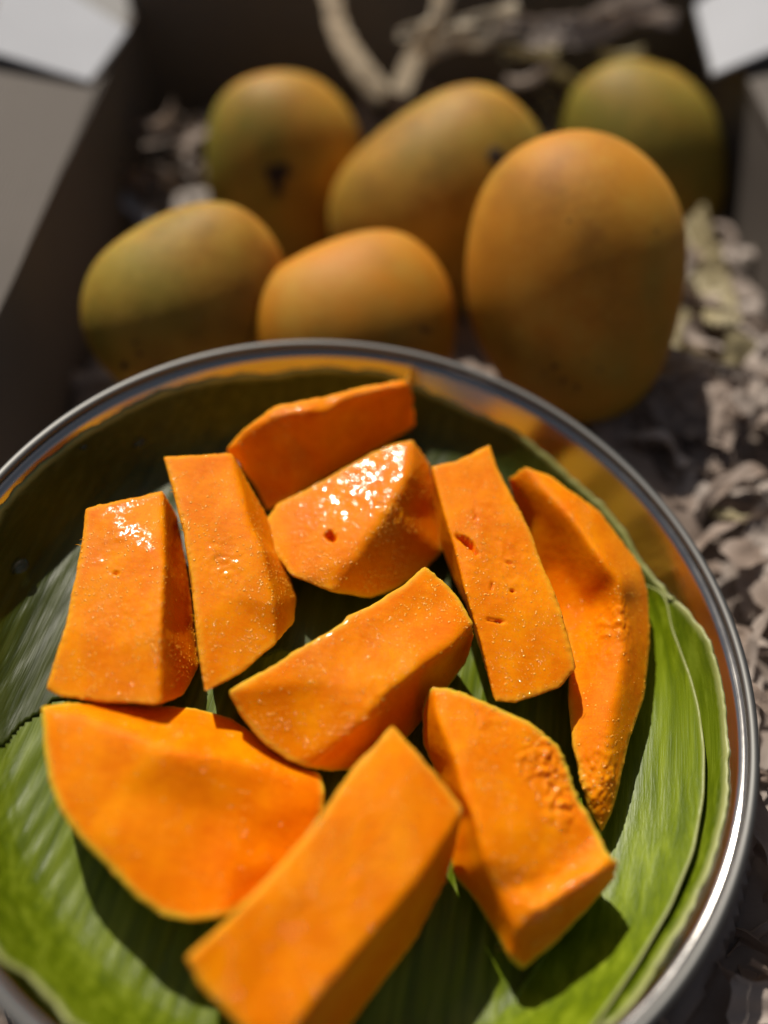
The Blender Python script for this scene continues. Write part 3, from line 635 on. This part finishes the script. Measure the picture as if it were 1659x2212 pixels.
# ------------------------------------------------------------------ whole mangoes
def mango(px, py, d, a_px, b_px, ang, label, third=.82, egg=.10, green=(0, 0, 0, 0), tint=0., orange=0., blem=(), scar=None, blunt=.84, seed=0):
    """an egg-shaped fruit: long half-axis a_px at image angle ang (deg, anticlockwise from +x), short b_px, depth d"""
    cen = at_depth(px, py, d); k = d/FPX
    view = (cen-CAM).normalized()
    L = (CR*math.cos(R(ang)) + CU*math.sin(R(ang))); L = (L - view*L.dot(view)).normalized()
    Wd = view.cross(L).normalized()
    a, b_, c = a_px*k, b_px*k, b_px*k*third
    nu, nv_ = 144, 96; vs = []; fs = []; gr = []; bl = []; og = []
    so = V((seed*5.1, seed*2.2, 0))
    for i in range(nv_+1):
        th = math.pi*i/nv_; x = -math.cos(th)
        for j in range(nu):
            ph = 2*math.pi*j/nu
            s = math.sin(th)**blunt
            wid = 1 + egg*x*-1 - .04*x*x
            lx = a*x; ly = b_*s*math.cos(ph)*wid; lz = c*s*math.sin(ph)*wid
            ly += b_*.07*(1-x*x)*math.sin(x*2.2)                       # slight kidney bend
            n_ = noise.noise(V((x*1.3, s*math.cos(ph)*1.2, s*math.sin(ph)*1.2))+so)
            f = 1+.022*n_
            p = L*lx*f + Wd*ly*f + view*lz*f
            vs.append(p)
            q = V((x, s*math.cos(ph), s*math.sin(ph)))
            gdir = V(green[:3]); g = max(0, min(1, (q.dot(gdir.normalized())-.05)*1.3 + .5*noise.fractal(q*1.7+so, 1, 2, 4)))*green[3] if green[3] else 0
            gr.append(min(1, max(0, tint+g+.35*noise.fractal(q*1.5+so*2, 1, 2, 4))))
            og.append(min(1, max(0, orange*(.6+.9*noise.fractal(q*1.4-so, 1, 2, 3)))))
            bb = 0
            for (bx, by, rx, ry) in blem:
                w_ = cen+p-CAM; u = FPX*w_.dot(CR)/w_.dot(CF)+CX; v = CY-FPX*w_.dot(CU)/w_.dot(CF)
                e = math.hypot((u-bx)/rx, (v-by)/ry)+.5*noise.noise(q*7)
                if e < 1 and p.dot(view) < 0: bb = max(bb, min(1, (1-e)*3))
            bl.append(bb)
    for i in range(nv_):
        for j in range(nu):
            j2 = (j+1) % nu
            fs.append((i*nu+j, i*nu+j2, (i+1)*nu+j2, (i+1)*nu+j))
    zmin = min(v.z for v in vs); base = V((cen.x, cen.y, cen.z+zmin))
    o = mesh('mango', [v+cen-base for v in vs], fs, PEEL, base)
    setattr_f(o.data, 'green', gr); setattr_f(o.data, 'blemish', bl); setattr_f(o.data, 'orange', og)
    bm = bmesh.new(); bm.from_mesh(o.data); bmesh.ops.remove_doubles(bm, verts=bm.verts[:], dist=1e-6); bmesh.ops.recalc_face_normals(bm, faces=bm.faces[:]); bm.to_mesh(o.data); bm.free()
    tag(o, label, 'mango', 'whole mangoes in the box')
    if scar:
        bt = BVHTree.FromPolygons([v.co[:] for v in o.data.vertices], [p.vertices[:] for p in o.data.polygons])
        hp, hn, _, _ = bt.ray_cast(CAM-base, ray(scar[0], scar[1]).normalized())
        if hp:
            z = hn; x_ = z.orthogonal().normalized(); y_ = z.cross(x_); sv, sf = [], []; rr = scar[2]
            for i, (q, h_) in enumerate(((1.25, -.0003), (1.0, .0005), (.75, .0006), (.5, .0001), (.02, -.0001))):
                for j in range(18):
                    a_ = j*math.pi/9; r1 = rr*q*(1+.15*noise.noise(V((math.cos(a_), math.sin(a_), seed))*2)); sv.append(hp+x_*r1*math.cos(a_)+y_*r1*math.sin(a_)+z*h_)
            for i in range(4):
                for j in range(18): sf.append((i*18+j, i*18+(j+1) % 18, (i+1)*18+(j+1) % 18, (i+1)*18+j))
            mesh('stem_scar', sv, sf, SCAR, parent=o)
    return cen
M_INFO = []
def mg(*a, **k): M_INFO.append((mango(*a, **k), a))
mg(412, 658, .374, 230, 196, 52, 'yellow-green whole mango at the left, behind the left rim of the plate', green=(0, -1, -.3, .35), tint=.22, seed=1, blem=[(268,790,8,11),(302,765,6,5),(290,740,4,4)], scar=(590,630,.0032))
mg(766, 722, .378, 236, 212, 50, 'small orange whole mango half hidden behind the top rim of the plate', tint=.0, orange=.9, blunt=.98, seed=2, blem=[(913,712,7,6),(926,713,6,6)])
mg(1240, 612, .366, 306, 232, 100, 'biggest orange whole mango, standing at the right behind the plate', tint=.08, orange=.6, egg=-.08, blunt=.92, green=(-1, .7, 0, .6), blem=[(1198,790,7,6),(1217,822,9,5),(1247,836,7,4),(1178,806,5,5),(1150,850,5,4),(1300,800,5,5)], seed=3)
mg(618, 396, .472, 218, 168, 99, 'whole mango at the back left with a dark bruise on its front', egg=-.12, tint=.2, green=(.2, -1, 0, .7), seed=4, blem=[(603,372,32,30),(597,412,16,26)])
mg(956, 446, .434, 252, 212, 54, 'whole mango in the middle behind the small orange one', tint=.3, green=(.5, 1, 0, .5), seed=5, scar=(1072,338,.0035))
mg(1376, 358, .482, 215, 176, 112, 'greenest whole mango at the back right, partly hidden by the biggest one', tint=.75, green=(0, -1, 0, .7), seed=6)

# ------------------------------------------------------------------ packing paper
def inside_plate(x, y, marg=.008):
    c = p2w(PC); return math.hypot(x-c.x, y-c.y) < .122+marg
plc = p2w(PC)
def bed_h(x, y):
    h = .030 + .010*fbm((x, y, 1), 12, 3)
    if y > .24: h = .020 + .010*fbm((x, y, 2), 14, 3) + .016*max(0, min(1, (x-.10)/.05))
    r = math.hypot(x-plc.x, y-plc.y)
    # under the tilted plate the paper is pressed down to its base
    pn = RPW @ V((0, 0, 1)); base = p2w(PC+V((0, 0, -.030))); zb = base.z - ((x-base.x)*pn.x+(y-base.y)*pn.y)/pn.z
    if r < .135: h = zb - .001 if r < .11 else min(h+.012, zb + (r-.11)*.3)
    for c, a in M_INFO:
        q = math.hypot(x-c.x, y-c.y)
        if q < .04: h = min(h, c.z-.034+.4*q)
    return max(.002, h)
n1, n2 = 170, 300; vs = []; fs = []
for i in range(n1+1):
    for j in range(n2+1):
        y = -.115+.630*j/n2; f = (y+.12)/.64; x0 = -.166+.029*f; x1 = .194-.012*f
        x = x0+(x1-x0)*i/n1; z = bed_h(x, y)
        z += .007*abs(noise.noise(V((x, y, 0))*40))*max(0, min(1, (math.hypot(x-plc.x, y-plc.y)-.126)/.02))
        if math.hypot(x-plc.x, y-plc.y) < .128: z -= .002
        vs.append((x, y-.2, z))
for i in range(n1):
    for j in range(n2): fs.append((i*(n2+1)+j, (i+1)*(n2+1)+j, (i+1)*(n2+1)+j+1, i*(n2+1)+j+1))
o = mesh('packing_paper', vs, fs, BED, (0, .2, 0)); tag(o, 'dark crumpled bed of shredded packing paper on the floor of the box', 'packing paper', kind='stuff')

def ribbon(L, W, curl, seed, pleat=.0005):
    r_ = random.Random(seed); n, mm = 36, 6; vs = []; fs = []
    p = V((0, 0, 0)); yaw = 0; pit = 0; roll = 0; ky = r_.uniform(-1, 1)*curl; kp = r_.uniform(-1, 1)*curl; kr = r_.uniform(-1, 1)*curl
    pts = []
    for i in range(n+1):
        f = V((math.cos(yaw)*math.cos(pit), math.sin(yaw)*math.cos(pit), math.sin(pit)))
        sdir = V((-math.sin(yaw), math.cos(yaw), 0)); up = f.cross(sdir)*-1
        sdir = sdir*math.cos(roll)+up*math.sin(roll)
        up2 = f.cross(sdir).normalized()
        for j in range(mm+1):
            q = j/mm-.5; w_ = W*(1-.25*abs(math.sin(i*.37+seed)))
            z = pleat*((-1)**j)*(.6+.8*noise.noise(V((i*.4, seed, 0)))) + .003*noise.noise(V((i*.16, j*.4, seed)))
            vs.append(p + sdir*q*w_ + up2*z)
        p = p + f*(L/n)
        if i % 6 == 5: ky = r_.uniform(-1, 1)*curl; kp = -pit*.15+r_.uniform(-1, 1)*curl; kr = r_.uniform(-1, 1)*curl
        yaw += ky; pit += kp; roll += kr
    for i in range(n):
        for j in range(mm): fs.append((i*(mm+1)+j, (i+1)*(mm+1)+j, (i+1)*(mm+1)+j+1, i*(mm+1)+j+1))
    c = sum(vs, V((0, 0, 0)))/len(vs); zm = min(v.z for v in vs)
    return [v-V((c.x, c.y, zm)) for v in vs], fs
protos = []
for k in range(14):
    vs, fs = ribbon(rng.uniform(.06, .10), rng.uniform(.008, .022), rng.uniform(.07, .16), k+3)
    for c_, m_ in enumerate(PAPER):
        me = bpy.data.meshes.new('paper_strip'); me.from_pydata([tuple(v) for v in vs], [], fs); me.materials.append(m_)
        me.polygons.foreach_set('use_smooth', [True]*len(me.polygons)); me.update(); protos.append((me, c_))
def clear(x, y, z):
    for c, a in M_INFO:
        k = c.y
        rr_ = a[4]*a[2]/FPX*.92
        if (V((x, y, z))-c).length < rr_+.012: return False
    return True
names_ = {0: 'grey-brown shredded paper strip lying crumpled in the packing around the mangoes',
          1: 'pale grey shredded paper strip lying crumpled in the packing around the mangoes',
          2: 'yellowish shredded paper strip lying crumpled in the packing around the mangoes'}
cnt = 0; tries = 0
while cnt < 295 and tries < 9000:
    tries += 1
    zone = rng.random()
    if zone < .46: x, y = rng.uniform(.08, .185), rng.uniform(-.06, .30)
    elif zone < .56: x, y = rng.uniform(.12, .178), rng.uniform(.22, .48)
    elif zone < .82: x, y = rng.uniform(-.04, .16), rng.uniform(.42, .50)
    elif zone < .93: x, y = rng.uniform(-.13, -.05), rng.uniform(.34, .50)
    else: x, y = rng.uniform(-.13, .15), rng.uniform(.25, .45)
    near = inside_plate(x, y, .026)
    if inside_plate(x, y, .010): continue
    z = bed_h(x, y)-.001 + rng.uniform(0, .012 if y < .43 else .030)
    if not clear(x, y, z+.01): continue
    me, c_ = protos[rng.choice([i for i in range(len(protos)) if protos[i][1] == rng.choice([0, 0, 0, 1, 1, 2])] or [0])]
    o = bpy.data.objects.new('paper_strip', me); COL.objects.link(o); o.location = (x, y, z)
    o.rotation_euler = (rng.uniform(-.5, .5), rng.uniform(-.5, .5), rng.uniform(0, 6.28)); s = rng.uniform(.35, .5) if near else rng.uniform(.55, 1.0) if y < .36 else rng.uniform(.35, .55); o.scale = (s, s, s)
    tag(o, names_[c_], 'paper strip', ['grey-brown paper strips', 'pale paper strips', 'yellowish paper strips'][c_]); cnt += 1

# strips one can pick out: traced centre lines in the place
def strip_along(pts, W, m, label, seed, twist=0., pleat=.0008):
    P = [at_depth(p[0], p[1], min(p[2], .480/(.588+.809*(CY-p[1])/FPX))) for p in pts]; n = 60; mm = 10; vs = []; fs = []; C = []
    for k in range(n+1):
        f = k/n*(len(P)-1); i = min(int(f), len(P)-2); tt = f-i
        p0, p1, p2, p3 = P[max(i-1, 0)], P[i], P[i+1], P[min(i+2, len(P)-1)]
        C.append(.5*((2*p1)+(p2-p0)*tt+(2*p0-5*p1+4*p2-p3)*tt**2+(3*p1-p0-3*p2+p3)*tt**3))
    for k in range(n+1):
        tg = (C[min(k+1, n)]-C[max(k-1, 0)]).normalized(); vw = (C[k]-CAM).normalized(); sd_ = tg.cross(vw).normalized()
        a = twist*math.sin(k/n*3+seed); up = tg.cross(sd_); s2 = sd_*math.cos(a)+up*math.sin(a); u2 = tg.cross(s2)
        for j in range(mm+1):
            q = j/mm-.5
            vs.append(C[k]+s2*q*W*(1-.2*noise.noise(V((k*.3, seed, 1))))+u2*(pleat*(-1)**j+.004*q*q*4*.3+.13*W*noise.noise(V((k*.22, j*.5, seed)))+.05*W*noise.noise(V((k*.9, j*1.1, seed)))))
    for i in range(n):
        for j in range(mm): fs.append((i*(mm+1)+j, (i+1)*(mm+1)+j, (i+1)*(mm+1)+j+1, i*(mm+1)+j+1))
    zm = min(v.z for v in vs); c = sum(vs, V((0, 0, 0)))/len(vs); base = V((c.x, c.y, zm))
    o = mesh('paper_strip', [v-base for v in vs], fs, m, base)
    tag(o, label, 'paper strip', 'paper strips one can pick out'); return o
strip_along([(715,-40,.56),(735,60,.55),(775,140,.535),(830,215,.52)], .013, PAPER_CREAM, 'long pale paper curl hanging down behind the mangoes at the top middle', 1, .6)
strip_along([(860,200,.53),(900,120,.54),(985,80,.54),(1080,60,.54),(1160,90,.53)], .012, PAPER_CREAM, 'yellowish paper strip bridging across the top right of centre', 2, .5)
strip_along([(900,110,.55),(945,50,.55),(960,-20,.56)], .010, PAPER_CREAM, 'pale upright paper strip above the yellowish one', 3, .5)
strip_along([(1130,80,.52),(1200,70,.54),(1280,60,.55),(1420,-20,.57)], .016, PAPER[1], 'wide brown paper strip rising to the top right', 4, .5)
for q_ in range(9):
    x_, y_ = rng.uniform(860, 1330), rng.uniform(10, 190); a_ = rng.uniform(-.6, .9); L_ = rng.uniform(90, 190)
    strip_along([(x_, y_, .52), (x_+L_*.5*math.cos(a_), y_-L_*.5*math.sin(a_)+rng.uniform(-25, 25), .50), (x_+L_*math.cos(a_), y_-L_*math.sin(a_), .52)], rng.uniform(.005, .009), [PAPER_CREAM, PAPER[2], PAPER[1]][q_ % 3],
                'thin tangled straw-coloured paper strand behind the mangoes at the top', 30+q_, .8)
for q_ in range(6):
    x_, y_ = rng.uniform(230, 430), rng.uniform(280, 430); a_ = rng.uniform(-1, 1); L_ = rng.uniform(60, 130)
    strip_along([(x_, y_, .49), (x_+L_*.5*math.cos(a_), y_-L_*.5*math.sin(a_)+rng.uniform(-20, 20), .48), (x_+L_*math.cos(a_), y_-L_*math.sin(a_), .49)], rng.uniform(.006, .011), PAPER[q_ % 2],
                'thin grey paper strand between the left wall and the bruised mango', 50+q_, .8)
strip_along([(222,372,.50),(262,420,.485),(300,455,.475),(345,492,.465)], .0075, CARD_W, 'white glossy paper sliver at the left above the yellow-green mango', 5, .2, .0002)
strip_along([(200,290,.50),(235,305,.50),(255,330,.50)], .011, PAPER[1], 'small pale paper tip catching light near the left wall', 6, .3)
strip_along([(1500,460,.45),(1530,540,.43),(1545,620,.42),(1560,700,.40)], .016, PAPER[2], 'yellow paper strip right of the biggest mango', 7, .6)
strip_along([(1420,760,.385),(1500,800,.38),(1580,830,.375),(1670,860,.37)], .014, PAPER[1], 'pale paper strip right of the biggest mango near the frame edge', 8, .6)
strip_along([(1300,930,.385),(1380,900,.375),(1480,880,.37),(1600,900,.36)], .030, PAPER[0], 'broad crumpled brown paper sheet at the foot of the biggest mango', 9, .5, .0016)
strip_along([(1400,1040,.37),(1500,980,.365),(1620,960,.36)], .024, PAPER[0], 'brown crumpled paper fold beside the upper right rim', 10, .7, .0016)
strip_along([(1680,1080,.35),(1640,1200,.34),(1655,1330,.33)], .016, PAPER[1], 'pale paper strip outside the right rim', 11, .6)
strip_along([(1590,2000,.31),(1640,1900,.315),(1660,1780,.32)], .013, PAPER[1], 'pale upright paper strip outside the lower right rim', 12, .5)
strip_along([(1500,2080,.31),(1560,2050,.305),(1660,2070,.30)], .014, CARD_W, 'white paper strip outside the lower right rim near the bottom', 13, .5)
strip_along([(1600,2212,.29),(1660,2180,.29)], .014, CARD_W, 'white paper scrap at the bottom right corner', 14, .3)

# ------------------------------------------------------------------ water drops
def drop(p, nrm, r, h, label):
    vs = []; fs = []; n, mm = 20, 7; z = nrm.normalized(); x = z.orthogonal().normalized(); y = z.cross(x)
    for i in range(mm+1):
        a = math.pi/2*i/mm
        for j in range(n):
            b_ = 2*math.pi*j/n; rr_ = r*math.cos(a)*(1+.08*math.sin(2*b_+r*1e4)); vs.append(x*rr_*math.cos(b_)+y*rr_*math.sin(b_)+z*h*math.sin(a))
    for i in range(mm):
        for j in range(n): fs.append((i*n+j, i*n+(j+1) % n, (i+1)*n+(j+1) % n, (i+1)*n+j))
    fs.append(tuple(range(n))[::-1])
    tag(mesh('water_drop', vs, fs, WATER, p), label, 'water drop', 'water drops on the leaf and the fruit')
pn = RPW @ V((0, 0, 1))
for (x, y, r, lb) in [(38,1222,.0034,'large flat water drop on the shaded leaf near the left edge'),(300,955,.0026,'water drop on the shaded leaf above the two left blocks'),
                      (180,965,.0014,'small water drop on the shaded leaf near the upper left rim'),(1440,1940,.0024,'water drop on the sunlit leaf near the lower right rim'),
                      (1080,2045,.0014,'small water drop on the leaf below the ragged slab')]:
    drop(p2w(hit(x, y, .0019)), pn, r, r*.45, lb)
